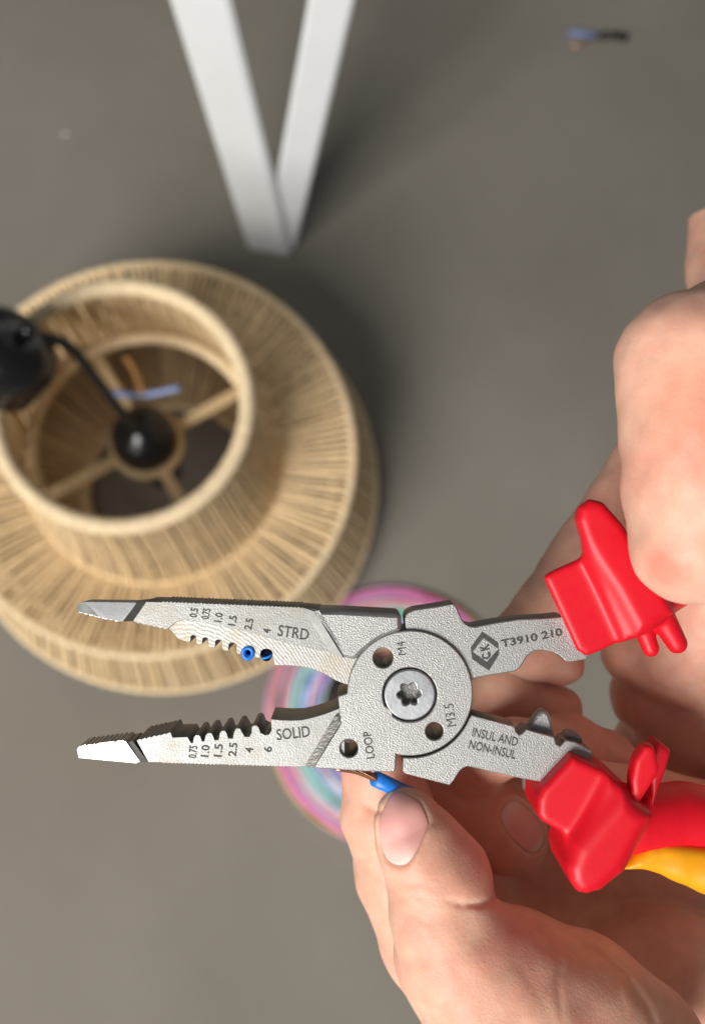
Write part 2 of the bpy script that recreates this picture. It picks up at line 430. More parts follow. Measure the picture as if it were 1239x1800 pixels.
# ------------------------------------------------------------------ coil of pastel coloured strands
coil_c = onz(693, 1257, 0.0)
coil = tag(empty('strand_coil', coil_c), 'round coil of shiny pastel rainbow strands with dark centre, behind the pliers', 'coil')
PAL = [(0.70, 0.66, 0.80), (0.74, 0.72, 0.88), (0.78, 0.76, 0.90), (0.60, 0.62, 0.82), (0.55, 0.66, 0.60), (0.82, 0.70, 0.34), (0.86, 0.42, 0.30), (0.72, 0.60, 0.80), (0.62, 0.78, 0.70), (0.84, 0.74, 0.40), (0.88, 0.40, 0.20), (0.86, 0.20, 0.36),
       (0.70, 0.34, 0.78), (0.16, 0.30, 0.80), (0.30, 0.50, 0.88), (0.74, 0.74, 0.90), (0.86, 0.86, 0.92), (0.74, 0.70, 0.92), (0.70, 0.80, 0.93), (0.40, 0.74, 0.64), (0.10, 0.50, 0.34), (0.86, 0.62, 0.70), (0.86, 0.20, 0.36), (0.80, 0.40, 0.74), (0.16, 0.32, 0.80), (0.72, 0.62, 0.10)]
nr = 2 * len(PAL); r_in, r_out = 0.040, 0.139
for k in range(nr):
    R = r_in + (r_out - r_in) * k / (nr - 1)
    mt = plain('strand_colour', tuple(min(1, c ** 1.2 * random.uniform(0.92, 1.12)) for c in PAL[min(len(PAL) - 1, max(0, k // 2 + random.choice((0, 0, 0, 1, -1, 2, -2))))]), 0.35, spec=0.35)
    mb = MB()
    for lay in range(2):
        pts = []; ph = random.uniform(0, 6.28)
        for q in range(72):
            a = 2 * math.pi * q / 72; rr = R + 0.0016 * math.sin(a * 2 + ph) + 0.0010 * math.sin(a * 5 + ph * 2)
            zz = 0.0024 + 0.0026 * lay + 0.010 * math.sin(math.pi * (k + .5) / nr) * (0.5 + lay) * 0.9 + 0.0008 * math.sin(a * 3 + ph)
            pts.append((rr * math.cos(a), rr * math.sin(a), zz))
        mb.tube(pts, 0.00125, 6, closed=True)
    o = mb.build('strand', mt, coil)
mb = MB(); mb.add(*lathe_vf([(0.0005, 0.0021), (0.044, 0.002), (0.046, 0.02), (0.046, 0.032), (0.044, 0.035), (0.0005, 0.034)], 64)); hub = mb.build('spool_hub', M['black_cable'], coil); hub.location = onz(643, 1232, 0.0) - coil_c

# ------------------------------------------------------------------ small offcuts on the floor
oc = onz(1050, 64, 0.0)
off = tag(empty('cable_offcut', oc), 'short blue and black cable offcut lying alone on the grey floor', 'wire offcut')
def orel(x, y, z): return onz(x, y, z) - oc
mb = MB(); mb.tube([orel(998, 58, .003), orel(1020, 59, .0035), orel(1048, 63, .003)], 0.0040, 8); mb.build('blue_wire', M['paleblue'], off)
mb = MB(); mb.tube([orel(1054, 63, .0045), orel(1080, 62, .0045), orel(1102, 66, .004)], 0.0046, 10); mb.build('black_sheath', M['black_cable'], off)
mb = MB(); mb.tube([orel(1004, 82, .0012), orel(1030, 73, .0015), orel(1052, 66, .002)], 0.0012, 6); mb.build('copper_strand', M['copper'], off)
fk = onz(116, 236, 0.0)
mb = MB(); mb.add(*lathe_vf([(0.0003, 0), (0.0035, 0.0004), (0.004, 0.0014), (0.0026, 0.0024), (0.0003, 0.0027)], 9))
o = mb.build('plaster_fleck', plain('plaster', (0.55, 0.53, 0.5), 0.9, nscale=900), None); o.location = fk; o.scale = (1.1, 0.8, 1)
tag(o, 'tiny pale fleck on the floor left of the white V leg', 'fleck')
# ------------------------------------------------------------------ the pliers
DP = 195.0                                     # millimetres from lens to the front of the joint
PIV = cmm(720, 1221.5, DP)
def loc(px, py, z=0.0):                        # traced outline point -> tool millimetres at height z
    return cmm(px, py, DP - z) - PIV
PLM = CAMM @ Matrix.Translation(Vector(PIV) * 0.001)
pliers = tag(empty('wire_stripping_pliers', mat=PLM), 'steel wire stripping pliers with red and yellow insulated grips, jaws open, held in both hands', 'pliers')

def circ(px, py, r, n=36, a0=0, a1=2 * math.pi):
    return [(px + r * math.cos(a0 + (a1 - a0) * k / n), py + r * math.sin(a0 + (a1 - a0) * k / n)) for k in range(n)]
def zig(a, b, pitch, amp, up=(0, -1), skew=0.75):
    a = np.array(a, float); b = np.array(b, float); n = max(1, int(round(np.linalg.norm(b - a) / pitch))); out = []
    up = np.array(up, float)
    for k in range(n):
        p = a + (b - a) * k / n; q = a + (b - a) * (k + skew) / n
        j = random.uniform(0.75, 1.2)
        out += [tuple(p), tuple(q + up * amp * j)]
    return out + [tuple(b)]
def rnd(pts, r=2.0, n=3):                      # round the corners of a traced outline
    P = [np.array(p, float) for p in pts]; out = []
    for i in range(len(P)):
        a, b, c = P[i - 1], P[i], P[(i + 1) % len(P)]
        u, v = a - b, c - b; lu, lv = np.linalg.norm(u), np.linalg.norm(v)
        q = min(r, lu * 0.42, lv * 0.42); s, e = b + u / lu * q, b + v / lv * q
        for k in range(n + 1):
            t = k / n; out.append(tuple((1 - t) ** 2 * s + 2 * t * (1 - t) * b + t * t * e))
    return out
def plate(name, outs, zf, zb, bev, mat, parent, back_mat=None):
    cu = bpy.data.curves.new(name, 'CURVE'); cu.dimensions = '2D'; cu.fill_mode = 'BOTH'
    for P in outs:
        sp = cu.splines.new('POLY'); sp.use_cyclic_u = True; sp.points.add(len(P) - 1)
        for k, (x, y) in enumerate(P):
            q = loc(x, y, zf); sp.points[k].co = (q[0] * .001, q[1] * .001, 0, 1)
    cu.extrude = ((zf - zb) / 2 - bev) * .001; cu.bevel_depth = bev * .001; cu.bevel_resolution = 1; cu.offset = -bev * .001
    t = bpy.data.objects.new('t', cu); COL.objects.link(t); dg = bpy.context.evaluated_depsgraph_get()
    me = bpy.data.meshes.new_from_object(t.evaluated_get(dg)); bpy.data.objects.remove(t); me.name = name
    me.transform(Matrix.Translation((0, 0, (zf + zb) / 2 * .001)))
    me.materials.clear(); me.materials.append(mat)
    if back_mat:                               # side faces take a darker tone that paints in their shade
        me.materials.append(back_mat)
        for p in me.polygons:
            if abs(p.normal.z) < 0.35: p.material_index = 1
    o = link(name, me); o.parent = parent; return o
def slab(name, pts, zb, mat, parent):          # prism whose face may slope
    n = len(pts); V = [loc(*p) * .001 for p in pts] + [loc(p[0], p[1], p[2]) * np.array([1, 1, 0]) * .001 + np.array([0, 0, zb * .001]) for p in pts]
    F = [tuple(range(n))[::-1], tuple(range(n, 2 * n))] + [(i, (i + 1) % n, n + (i + 1) % n, n + i) for i in range(n)]
    bm = bmesh.new(); vs = [bm.verts.new(v) for v in V]
    for q in F: bm.faces.new([vs[i] for i in q])
    bmesh.ops.triangulate(bm, faces=[f for f in bm.faces if len(f.verts) > 4])
    bmesh.ops.recalc_face_normals(bm, faces=bm.faces)
    me = bpy.data.meshes.new(name); bm.to_mesh(me); bm.free()
    o = link(name, me, mat); o.parent = parent; return o
def text(s, px, py, z, h, rot, parent, sx=0.8, shear=0.0, bold=0.0, length=None):
    cu = bpy.data.curves.new('engraved_marking', 'FONT'); cu.body = s; cu.size = 1.0; cu.align_x = 'CENTER'; cu.align_y = 'CENTER'
    cu.offset = bold; cu.shear = shear; cu.extrude = 0.01; cu.resolution_u = 3
    t = bpy.data.objects.new('t', cu); COL.objects.link(t); dg = bpy.context.evaluated_depsgraph_get()
    me = bpy.data.meshes.new_from_object(t.evaluated_get(dg)); bpy.data.objects.remove(t); me.name = 'engraved_marking'
    co = np.array([v.co[:] for v in me.vertices]); mn = co.min(0); mx = co.max(0); c = (mn + mx) / 2
    hs = h / (mx[1] - mn[1]) / 8 * .001; ws = hs * sx if length is None else length / (mx[0] - mn[0]) / 8 * .001
    q = loc(px, py, z)
    me.transform(Matrix.Translation((q[0] * .001, q[1] * .001, (z + 0.035) * .001)) @ Matrix.Rotation(math.radians(rot), 4, 'Z') @ Matrix.Diagonal((ws, hs, 0.0015, 1)) @ Matrix.Translation((-c[0], -c[1], 0)))
    me.materials.clear(); me.materials.append(M['ink'])
    o = link('engraved_marking', me); o.parent = parent; return o

ZJ = -0.8                                      # jaw face below the joint face
# ---- jaw with the STRD row
upper_top = [(257, 1057.5), (283, 1058)] + zig((284, 1058), (528, 1068), 6.6, 2.0)
jaw = plate('jaw', [[(234, 1091.5), (257, 1057.5)] + upper_top[1:] + [(560, 1071), (612, 1150), (560, 1143), (490, 1127), (440, 1112), (400, 1103), (360, 1096), (340, 1091), (326, 1088.5), (310, 1094), (296, 1105)]
             + zig((296, 1105.5), (240, 1094), 9, 2.2, (0, 1))], ZJ, -12, 0.12, M['flat_steel'], pliers, M['edge'])
def notch(cx, yt, hw, yl, yr):                # a rounded stripping notch, traced from left to right
    out = [(cx - hw - 2.2, yl), (cx - hw - .6, yl - 2.2), (cx - hw, yl - 5)]
    for k in range(9):
        a = math.pi * (1 - k / 8); out.append((cx + hw * math.cos(a), yt + hw * .75 - hw * .75 * math.sin(a)))
    return out + [(cx + hw, yr - 5), (cx + hw + .6, yr - 2.2), (cx + hw + 2.2, yr)]
nt_ = []
for a in ((340.3, 1116.5, 4.6, 1129, 1132.5), (361.3, 1120.5, 4.8, 1133, 1137.5), (384.5, 1124.5, 5.6, 1138.5, 1143), (409, 1129.5, 6.6, 1144.5, 1149), (435.6, 1137.5, 11.2, 1150, 1155.5), (468.5, 1140.5, 10.5, 1157, 1160)):
    nt_ += notch(*a)
blade_out = [(303, 1110), (313, 1123), (328, 1128)] + nt_ + [(483, 1169), (510, 1170), (536, 1172.5), (550, 1176.5), (570, 1184), (590, 1196), (602, 1201), (615, 1204.5), (640, 1205), (640, 1140), (520, 1100), (420, 1085), (340, 1080), (290, 1100)]
bl = plate('stripping_blade', [blade_out], ZJ - 0.75, -11.5, 0.1, M['blade_steel'], jaw, M['edge'])
slab('jaw_tip', [(136, 1070, -3.2), (140, 1060, -3.3), (150, 1058, -3.25), (241, 1059.5, -2.7)] + [(216, 1092.4, -2.35)] + [(x, y, -3.0 + (x - 136) / 115) for x, y in zig((210, 1092), (139, 1075.5), 9, 2.0, (0, 1))], -9, M['polished'], jaw)
slab('jaw_step', [(257, 1057.3, ZJ - .02), (234, 1092, ZJ - .02), (214, 1092.2, -2.9), (239, 1058.5, -2.9)], -8, M['edge'], jaw)
# thick root of that jaw, chamfered towards the joint
B4 = rnd([(551, 1072), (600, 1073.5), (700, 1079), (705, 1083), (706.5, 1109), (698, 1112.5), (686, 1116.5), (672, 1122), (659, 1130), (648, 1139), (638, 1147.5), (628, 1157.5), (621, 1160), (603, 1156)], 3)
root = plate('jaw_root', [B4], 0.0, -12.4, 1.0, M['cast'], jaw, M['edge'])
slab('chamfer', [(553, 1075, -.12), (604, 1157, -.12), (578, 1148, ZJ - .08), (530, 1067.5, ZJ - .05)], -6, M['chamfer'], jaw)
for s, x, y, L in (('0.5', 341, 1077, 17), ('0.75', 362.5, 1079, 19), ('1.0', 384.5, 1085.5, 17), ('1.5', 409, 1091, 18.5), ('2.5', 437.5, 1097, 20), ('4', 469, 1109, 8)):
    text(s, x, y, ZJ, 14.0, 78, jaw, length=L, shear=-0.06, bold=0.025)
text('STRD', 516, 1112, ZJ, 20, -8.5, jaw, length=55, bold=0.012)

# ---- jaw with the SOLID row
low_top = zig((240, 1301.5), (301, 1288), 8.5, 2.2)
teeth = [(304, 1296), (330, 1295), (334, 1302), (336.5, 1305.6), (339, 1305.6), (340.5, 1296), (344, 1291.6), (350, 1291.6), (353, 1295), (355.5, 1302.5), (359, 1303), (361.5, 1292), (366, 1288), (372, 1288), (374.5, 1292), (377.5, 1300.5), (384, 1300.5), (386.5, 1288), (390, 1284), (396, 1284), (398.5, 1288), (402, 1297.5), (409, 1298), (411.5, 1286), (415, 1280), (422, 1280), (425.5, 1286), (430.5, 1294.5), (438, 1295), (442, 1288), (442.5, 1278), (446, 1274.5), (452, 1275), (455, 1278.5), (458.5, 1288), (466, 1292), (473, 1290.5), (477, 1284), (476, 1264),
         (495, 1265.5), (510, 1266.2), (530, 1265.5), (550, 1261), (570, 1255), (590, 1247.5), (606, 1240)]
low_bot = [(606, 1349), (545, 1349)] + zig((530, 1347.5), (286, 1340.5), 6.8, 2.0, (0, 1))
jaw2 = plate('jaw', [low_top + teeth + low_bot + [(261, 1340)]], ZJ, -13, 0.12, M['flat_steel'], pliers, M['edge'])
def tilt(pts, nx, ny, z0, ref):
    q0 = loc(*ref); out = []
    for t in pts:
        q = loc(t[0], t[1]); out.append((t[0], t[1], z0 - (nx * (q[0] - q0[0]) + ny * (q[1] - q0[1]))))
    return out
slab('jaw_tip', [(136, 1318, -3.0), (140, 1312, -2.9)] + [(x, y, -2.9 + (x - 140) / 100) for x, y in zig((144, 1311.5), (219, 1303), 8, 2.0)] + [(221, 1303, -2.08), (246, 1338.5, -2.6), (240, 1341.5, -2.7), (139, 1332, -3.5)], -10, M['polished'], jaw2)
slab('jaw_step', [(234, 1303.5, ZJ - .02), (261, 1339.8, ZJ - .02), (243, 1339.5, -3.4), (218, 1304, -3.4)], -9, M['edge'], jaw2)
A4 = [(593.5, 1223.5), (614, 1217), (640, 1215), (690, 1250), (696.5, 1326), (695.5, 1354), (692, 1358), (640, 1356.3), (590, 1353), (550, 1350.5), (570, 1318), (598.5, 1272), (598, 1262)]
disc = circ(720.5, 1218.5, 110.5, 72)
holes = [circ(673.5, 1156.5, 17.2), circ(763.5, 1285.5, 15.3), circ(720, 1221.5, 47.8, 48)]
joint = plate('joint_disc', [disc] + holes, 0.0, -12.6, 0.3, M['cast'], pliers, M['edge'])
root2 = plate('jaw_root', [rnd(A4, 2.5), circ(613.6, 1315.5, 15.4)], -0.02, -12.5, 0.3, M['cast'], jaw2, M['edge'])
slab('chamfer', [(597.5, 1270, -.18), (551.5, 1348.5, -.18), (533, 1347.5, ZJ - .06), (588, 1256, ZJ - .06), (596, 1249, ZJ - .06)], -6, M['edge'], jaw2)  # dark tone put in for the slope turned away from the light
for s, x, y, L in (('0.75', 339.5, 1321.5, 22), ('1.0', 361, 1320, 21), ('1.5', 384, 1319, 23), ('2.5', 409.5, 1317.5, 24), ('4', 438, 1318.5, 9), ('6', 471, 1317, 10)):
    text(s, x, y, ZJ, 15.0, 84, jaw2, length=L, bold=0.025)
text('SOLID', 515.5, 1288.5, ZJ, 20, 6.5, jaw2, length=59, bold=0.012)
text('LOOP', 648, 1309.5, -0.02, 15, 98, jaw2, length=48, bold=0.014)
text('M4', 705, 1139.5, 0, 15, 98, joint, length=24, bold=0.0)
text('M3.5', 791, 1257, 0, 17, 99, joint, length=40, bold=0.0)
# dark bore behind the LOOP and M3.5 holes
# ---- screw
def screw():
    root = empty('pivot_screw'); root.parent = pliers
    lobes = [(20.5 * (0.86 + 0.14 * math.cos(6 * a + 0.5))) for a in np.linspace(0, 2 * math.pi, 72, endpoint=False)]
    tor = [(719 + r * math.cos(a), 1220.5 + r * math.sin(a)) for r, a in zip(lobes, np.linspace(0, 2 * math.pi, 72, endpoint=False))]
    p = plate('screw_head', [circ(720, 1221.5, 45.2, 64), tor], 0.15, -3.0, 0.35, M['screw'], pliers)
    bpy.data.objects.remove(root)
    plate('socket_floor', [circ(719, 1220.5, 24, 32)], -2.7, -3.6, 0.05, M['edge'], p)  # darker steel puts the shade of the recess into its colour
    return p
screw()
plate('bore_lining', [circ(720, 1221.5, 52, 40)], -4.2, -8, 0.05, M['edge'], joint)
# ---- tang with the emblem, joined to the disc
up = [(711, 1089), (713, 1080), (719, 1075.5), (727, 1072), (760, 1067), (797, 1060.5), (802, 1067), (811, 1088), (817, 1095.5), (824, 1100), (834, 1101.5), (870, 1094.5), (910, 1088.5), (962, 1086), (990, 1083), (1060, 1110), (1030, 1160), (998, 1164), (992, 1161), (982, 1152), (970, 1146), (954, 1143), (938, 1145), (926, 1154), (920, 1164), (914, 1174), (906, 1180), (878, 1184.5), (834, 1192.5), (800, 1215), (760, 1180), (715, 1130)]
tang = plate('tang', [up], -1.0, -9.5, 0.3, M['cast'], pliers, M['edge'])
text('T3910 210', 934, 1121, -1.0, 14.5, 11.5, tang, length=110, bold=0.03)
lg = [(847, 1110), (875, 1129), (877, 1150), (859, 1179), (829, 1158), (827, 1138)]
li = [(849.4, 1121.6), (875.2, 1141), (855, 1163.6), (830.5, 1146)]
plate('diamond_emblem', [lg, li], -0.96, -1.02, 0.0, M['ink'], tang)
text('C', 854.5, 1153, -1.0, 17, 105, tang, length=11, bold=0.05)
text('K', 851.5, 1138, -1.0, 17, 105, tang, length=11, bold=0.05)
# ---- the other tang, cut round the disc
arc = [(720.5 + 113.5 * math.cos(a), 1218.5 + 113.5 * math.sin(a)) for a in np.linspace(math.radians(20.5), math.radians(96.5), 24)]
lowp = [(828, 1257)] + arc[1:] + [(708, 1356), (711, 1360), (790, 1381), (798, 1372), (806, 1358), (813, 1351), (822, 1347.5), (860, 1356), (912, 1368), (952, 1375), (985, 1382), (1040, 1370), (1040, 1320), (1010, 1304), (993, 1301.5), (990, 1306), (984, 1311.5), (977.5, 1308), (974, 1295.5), (924, 1282), (918, 1289), (912, 1292), (906.5, 1286), (904, 1276.5)]
tang2 = plate('tang', [lowp], -0.35, -7.6, 0.25, M['cast'], pliers, M['edge'])
plate('crimp_nose', [rnd([(922, 1300), (927, 1281), (944, 1256), (953, 1248.5), (963, 1251), (970, 1265), (975, 1295), (975, 1310)], 4)], -3.2, -7.2, 0.8, M['cast'], tang2, M['edge'])
plate('crimp_tooth', [rnd([(992, 1315), (993, 1296), (1000, 1289), (1018, 1292), (1024, 1300), (1020, 1320)], 4)], -2.6, -7.4, 0.3, M['edge'], tang2)
text('INSUL AND', 870, 1295.5, -0.35, 16, -13, tang2, length=82, bold=0.016)
text('NON-INSUL', 865.5, 1317.5, -0.35, 16, -13, tang2, length=84, bold=0.016)

# ---- insulation rings left in the notches of the stripping blade
def ringmesh(name, px, py, z, ro, ri, depth, mat):
    q = loc(px, py, z); mb = MB(); n = 28
    V, F = [], []
    for r, zz in ((ri, 0), (ro, 0), (ro, -depth), (ri, -depth)):
        for k in range(n):
            a = 2 * math.pi * k / n; w = 1 + (0.10 * math.sin(a) if r == ri else 0.03 * math.sin(3 * a))
            V.append((q[0] * .001 + r * w * math.cos(a) / 8000, q[1] * .001 + r * 1.1 * w * math.sin(a) / 8000, (z + zz) * .001))
    for i in range(4):
        for k in range(n): F.append((i * n + k, i * n + (k + 1) % n, ((i + 1) % 4) * n + (k + 1) % n, ((i + 1) % 4) * n + k))
    mb.add(V, F); o = mb.build(name, mat); o.matrix_world = PLM; return o
o = ringmesh('insulation_sleeve', 435.6, 1149, ZJ - .3, 11.6, 5.4, 9, M['blue']); tag(o, 'bright blue hollow insulation sleeve wedged in the stripping notch marked 2.5', 'wire insulation')
mb = MB(); q = loc(435.6, 1149, -6); mb.add(*lathe_vf([(0.0001, 0), (0.0009, 0), (0.0009, -.003), (.0001, -.003)], 16)); s_ = mb.build('sleeve_hollow_shade', M['navy'], o); s_.location = (q[0] * .001, q[1] * .001, -.0045)  # near-black disc painting the shade inside the hollow sleeve
o = ringmesh('insulation_scrap', 468.5, 1151, -3.4, 10.4, 0.4, 5, M['navy']); tag(o, 'blue insulation scrap, coloured dark for shade, sitting in the stripping notch marked 4', 'wire insulation')  # near-black disc for blue insulation lying in shade
mb = MB(); mb.tube([loc(459.5, 1157, -3.3) * .001, loc(466, 1156.5, -3.1) * .001, loc(473, 1154.5, -3.1) * .001, loc(479, 1149.5, -3.3) * .001], 0.0003, 8); mb.build('cut_rim', M['blue'], o)

# ---- grips, modelled as distance fields in tool millimetres
def L2(pts, z): return [loc(x, y, z)[:2] for x, y in pts]
def build_grip(kind):
    zb = -3.0 if kind == 'u' else -12.0
    if kind == 'u':
        lo_, hi_ = loc(930, 1215, -16), loc(1330, 830, 12)
        g = Grid((lo_[0] - 5, lo_[1] - 3, -17), (hi_[0], hi_[1] + 5, 12), 0.42)
        z1, z2, z3 = 4.2, 6.0, 8.2
        collar = [(953, 1013), (972, 1001), (1019, 980), (1060, 985), (1150, 1010), (1160, 1095), (1056, 1148), (1031, 1157), (1013, 1145)]
        mid = [(1029, 983), (1030, 960), (1060, 940), (1150, 1000), (1163, 1094), (1148, 1106), (1096, 1131)]
        guard = [(1011, 914), (1016, 888), (1038, 872), (1064, 878), (1100, 918), (1150, 1000), (1195, 1082), (1166, 1092), (1150, 1106), (1122, 1118), (1080, 1040), (1045, 988), (1022, 948)]
    else:
        lo_, hi_ = loc(920, 1640, -16), loc(1340, 1270, 12)
        g = Grid((lo_[0] - 5, lo_[1] - 3, -17), (hi_[0], hi_[1] + 5, 12), 0.42)
        z1, z2, z3 = 4.2, 6.0, 8.2
        collar = [(1008, 1330), (1060, 1353), (1078, 1370), (1099, 1391), (1117, 1421), (1060, 1490), (1006, 1497), (987, 1465), (954, 1447), (945, 1434), (946, 1405), (955, 1386)]
        mid = [(1070, 1366), (1099, 1391), (1117, 1421), (1143, 1436), (1095, 1532), (1054, 1560), (1008, 1520), (1010, 1485)]
        guard = [(1097, 1396), (1117, 1421), (1145, 1437), (1095, 1532), (1054, 1568), (1036, 1578), (1017, 1574), (1003, 1554), (1001, 1528), (1018, 1490)]
    dr = 0.2 if kind == 'u' else 0.0
    f = g.extr(L2(collar, z1), zb, z1, 1.5, dr)
    f = smin(f, g.extr(L2(mid, z2), zb - .6, z2, 1.6, dr), 2.2)
    f = smin(f, g.extr(L2(guard, z3), zb - 1.2, z3, 2.6, dr), 3.4)
    if kind == 'u':
        f = smin(f, g.cone(loc(1130, 1030, -3), 8.5, loc(1330, 900, -4), 9.0), 2.0)
        f = smin(f, g.cone(loc(1128, 1100, 1), 2.1, loc(1143, 1140, 1), 1.85), 0.8)
        f = smin(f, g.cone(loc(1160, 1080, 2), 2.9, loc(1189, 1131, 2), 2.25), 0.8)
    else:
        f = smin(f, g.cone(loc(1110, 1440, -8), 7.8, loc(1200, 1436, -10), 7.8), 2.0)
        f = smin(f, g.cone(loc(1200, 1436, -10), 7.8, loc(1330, 1456, -10), 8.0), 1.0)
        pd = g.extr(L2([(1113, 1412), (1110, 1373), (1117, 1337), (1134, 1311), (1150, 1312), (1160, 1350), (1157, 1363), (1130, 1405), (1120, 1418)], 5.2), 0.5, 5.2, 1.0)
        f = smin(f, pd, 0.5)
        f = smin(f, g.extr(L2([(1140, 1345), (1160, 1304), (1182, 1321), (1172, 1360), (1150, 1420)], -1), -9, -1.5, 1.2), 0.6)
    gr = sdf_object('grip', g, f, M['red'], None, pliers)
    if kind == 'l':
        g2 = Grid((loc(1080, 0)[0], loc(0, 1600)[1], -16), (loc(1340, 0)[0], loc(0, 1455)[1], 8), 0.45)
        f2 = g2.extr(L2([(1094, 1533), (1108, 1518), (1122, 1504), (1142, 1491), (1170, 1486), (1239, 1494), (1330, 1510), (1330, 1604), (1239, 1569), (1210, 1556), (1190, 1548), (1168, 1539), (1148, 1534), (1128, 1532)], -2), -12, -1.5, 2.2)
        f2 = smin(f2, g2.chain([(loc(1150, 1512, -5), 2.0), (loc(1190, 1517, -5), 3.6), (loc(1240, 1530, -5), 4.6), (loc(1330, 1555, -5), 5.2)], 1), 2.0)
        sdf_object('grip_inlay', g2, f2, M['yellow'], None, gr)
    else:
        g2 = Grid((loc(1040, 0)[0], loc(0, 1010)[1], -16), (loc(1340, 0)[0], loc(0, 780)[1], 8), 0.6)
        f2 = g2.chain([(loc(1100, 915, -6), 0.8), (loc(1135, 925, -6), 3.0), (loc(1200, 905, -6), 4.6), (loc(1320, 850, -6), 5)], 1.0)
        sdf_object('grip_inlay', g2, f2, M['yellow'], None, gr)
build_grip('u'); build_grip('l')

# ---- the stripped wire pinched by thumb and finger
wr = empty('stripped_wire', mat=PLM); tag(wr, 'short blue wire with bare copper end pinched between thumb and finger', 'wire')
mb = MB()
for k in range(9):
    a = 2 * math.pi * k / 8; rr = 0.75 if k < 8 else 0
    pts = []
    for i in range(9):
        t = i / 8; p = loc(588 + 80 * t, 1348 + 24 * t - 5 * math.sin(3.14 * t), -9.5 - 1.0 * t); an = a + t * 1.6
        pts.append((p + np.array([-0.25, 0.96, 0]) * rr * math.cos(an) * (0.8 + .2 * t) + np.array([0, 0, 1]) * rr * math.sin(an)) * .001)
    mb.tube(pts, 0.00034, 6)
mb.build('copper_core', M['copper'], wr)
mb = MB(); P0, P1 = loc(660, 1369, -10) * .001, loc(722, 1398, -17) * .001
mb.tube([P0, P0 + (P1 - P0) * .5, P1], 0.00185, 20); mb.build('insulation', M['blue'], wr)

# ------------------------------------------------------------------ hands: continuous skin surfaces
def J(px, py, d, rpx): return (cmm(px, py, d), rpx * d / FPX)
def nail_frame(c, axis, nrm):
    a = np.array(axis, float); a /= np.linalg.norm(a); n = np.array(nrm, float); n -= a * (n @ a); n /= np.linalg.norm(n)
    return np.array(c, float), a, n, np.cross(n, a)
def nail_mask(g, fr, Lh, Wh, tip=0.0):
    c, a, n, v = fr
    X, Y, Z = g.x - c[0], g.y - c[1], g.z - c[2]
    u = X * a[0] + Y * a[1] + Z * a[2]; w = X * v[0] + Y * v[1] + Z * v[2]; h = X * n[0] + Y * n[1] + Z * n[2]
    q = (np.abs(u / Lh) ** 2.6 + np.abs(w / Wh) ** 2.6) ** (1 / 2.6)
    return (q - 1) * min(Lh, Wh), h
def make_nail(g, f0, fr, Lh, Wh, parent, name='fingernail'):
    m_, h = nail_mask(g, fr, Lh, Wh)
    lim = np.maximum(m_, -h + (-6))
    f = smax(smax(f0 + 0.10, -(f0 + 1.3), 0.15), lim, 0.25)
    return sdf_object(name, g, f, M['nail'], None, parent, smooth=1)
def sink(g, f0, f, fr, Lh, Wh, depth=0.85):
    m_, h = nail_mask(g, fr, Lh, Wh)
    t = np.clip((0.45 - m_) / 0.9, 0, 1); t = t * t * (3 - 2 * t)
    t = np.where(h > -6, t, 0)
    lip = np.exp(-((m_ - 0.75) / 0.65) ** 2) * 0.34 * (h > -6)
    return f + t * depth - lip
def wobble(g, amp=0.25):
    x, y, z = g.x, g.y, g.z
    return amp * (np.sin(x * .31 + y * .17 + 1) * np.sin(y * .27 - z * .21) + 0.5 * np.sin(x * .71 + z * .5) * np.sin(y * .63 + 2 + x * .2))
def fold(g, f, pts, w, amp):       # a skin fold following a line of the hand
    PX = CX + FPX * g.x / (-g.z); PY = CY - FPX * g.y / (-g.z); d = None
    PX = PX + 0 * PY; PY = PY + 0 * PX
    n = len(pts) - 1
    for i in range(n):
        a = np.array(pts[i], float); e = np.array(pts[i + 1], float) - a
        t = np.clip(((PX - a[0]) * e[0] + (PY - a[1]) * e[1]) / (e @ e), 0, 1)
        q = (PX - a[0] - e[0] * t) ** 2 + (PY - a[1] - e[1] * t) ** 2
        fade = amp * np.minimum(1, 0.35 + 1.3 * np.minimum((i + t) / n, 1 - (i + t) / n) * 2)
        v = fade * np.exp(-q / (w * w)); d = v if d is None else np.maximum(d, v)
    return f + d.astype(np.float32)

# ---- hand that pinches the wire
gl = Grid((cmm(585, 0, 205)[0] - 1, cmm(0, 1870, 215)[1], -298), (cmm(1330, 0, 225)[0], cmm(0, 1120, 225)[1], -176), 0.62)
TH = [J(716, 1446, 206, 60), J(738, 1490, 206, 76), J(770, 1545, 206, 92), J(780, 1610, 205, 92)]
MI = [J(725, 1330, 246, 76), J(800, 1398, 245, 80), J(860, 1440, 243, 77), J(893, 1466, 241, 70)]
thumb = gl.chain(TH, 1.5)
thumb2 = gl.chain([J(780, 1615, 205, 94), J(806, 1672, 206, 112), J(900, 1765, 208, 158), J(1000, 1880, 210, 200)], 2.0)
thenar = gl.chain([J(900, 1765, 208, 150), J(1010, 1790, 210, 140), J(1100, 1870, 212, 150)], 3.0)
t_all = smin(smin(thumb, thumb2, 1.6), thenar, 2.0)
palm = gl.chain([J(1085, 1745, 246, 112), J(1170, 1755, 250, 145), J(1300, 1790, 252, 150)], 4.0)
index = gl.chain([J(668, 1352, 226, 68), J(682, 1430, 227, 81), J(715, 1530, 228, 90), J(765, 1650, 230, 95), J(860, 1780, 238, 110)], 2.0)
middle = gl.chain(MI, 2.0)
middle = smin(middle, gl.chain([J(725, 1330, 246, 76), J(760, 1500, 254, 90), J(850, 1700, 256, 110)], 2.0), 3)
ring_f = gl.chain([J(1110, 1410, 246, 62), J(1060, 1345, 238, 60), J(1000, 1312, 232, 55), J(905, 1312, 222, 46), J(830, 1330, 236, 60), J(790, 1480, 262, 80)], 2.0)
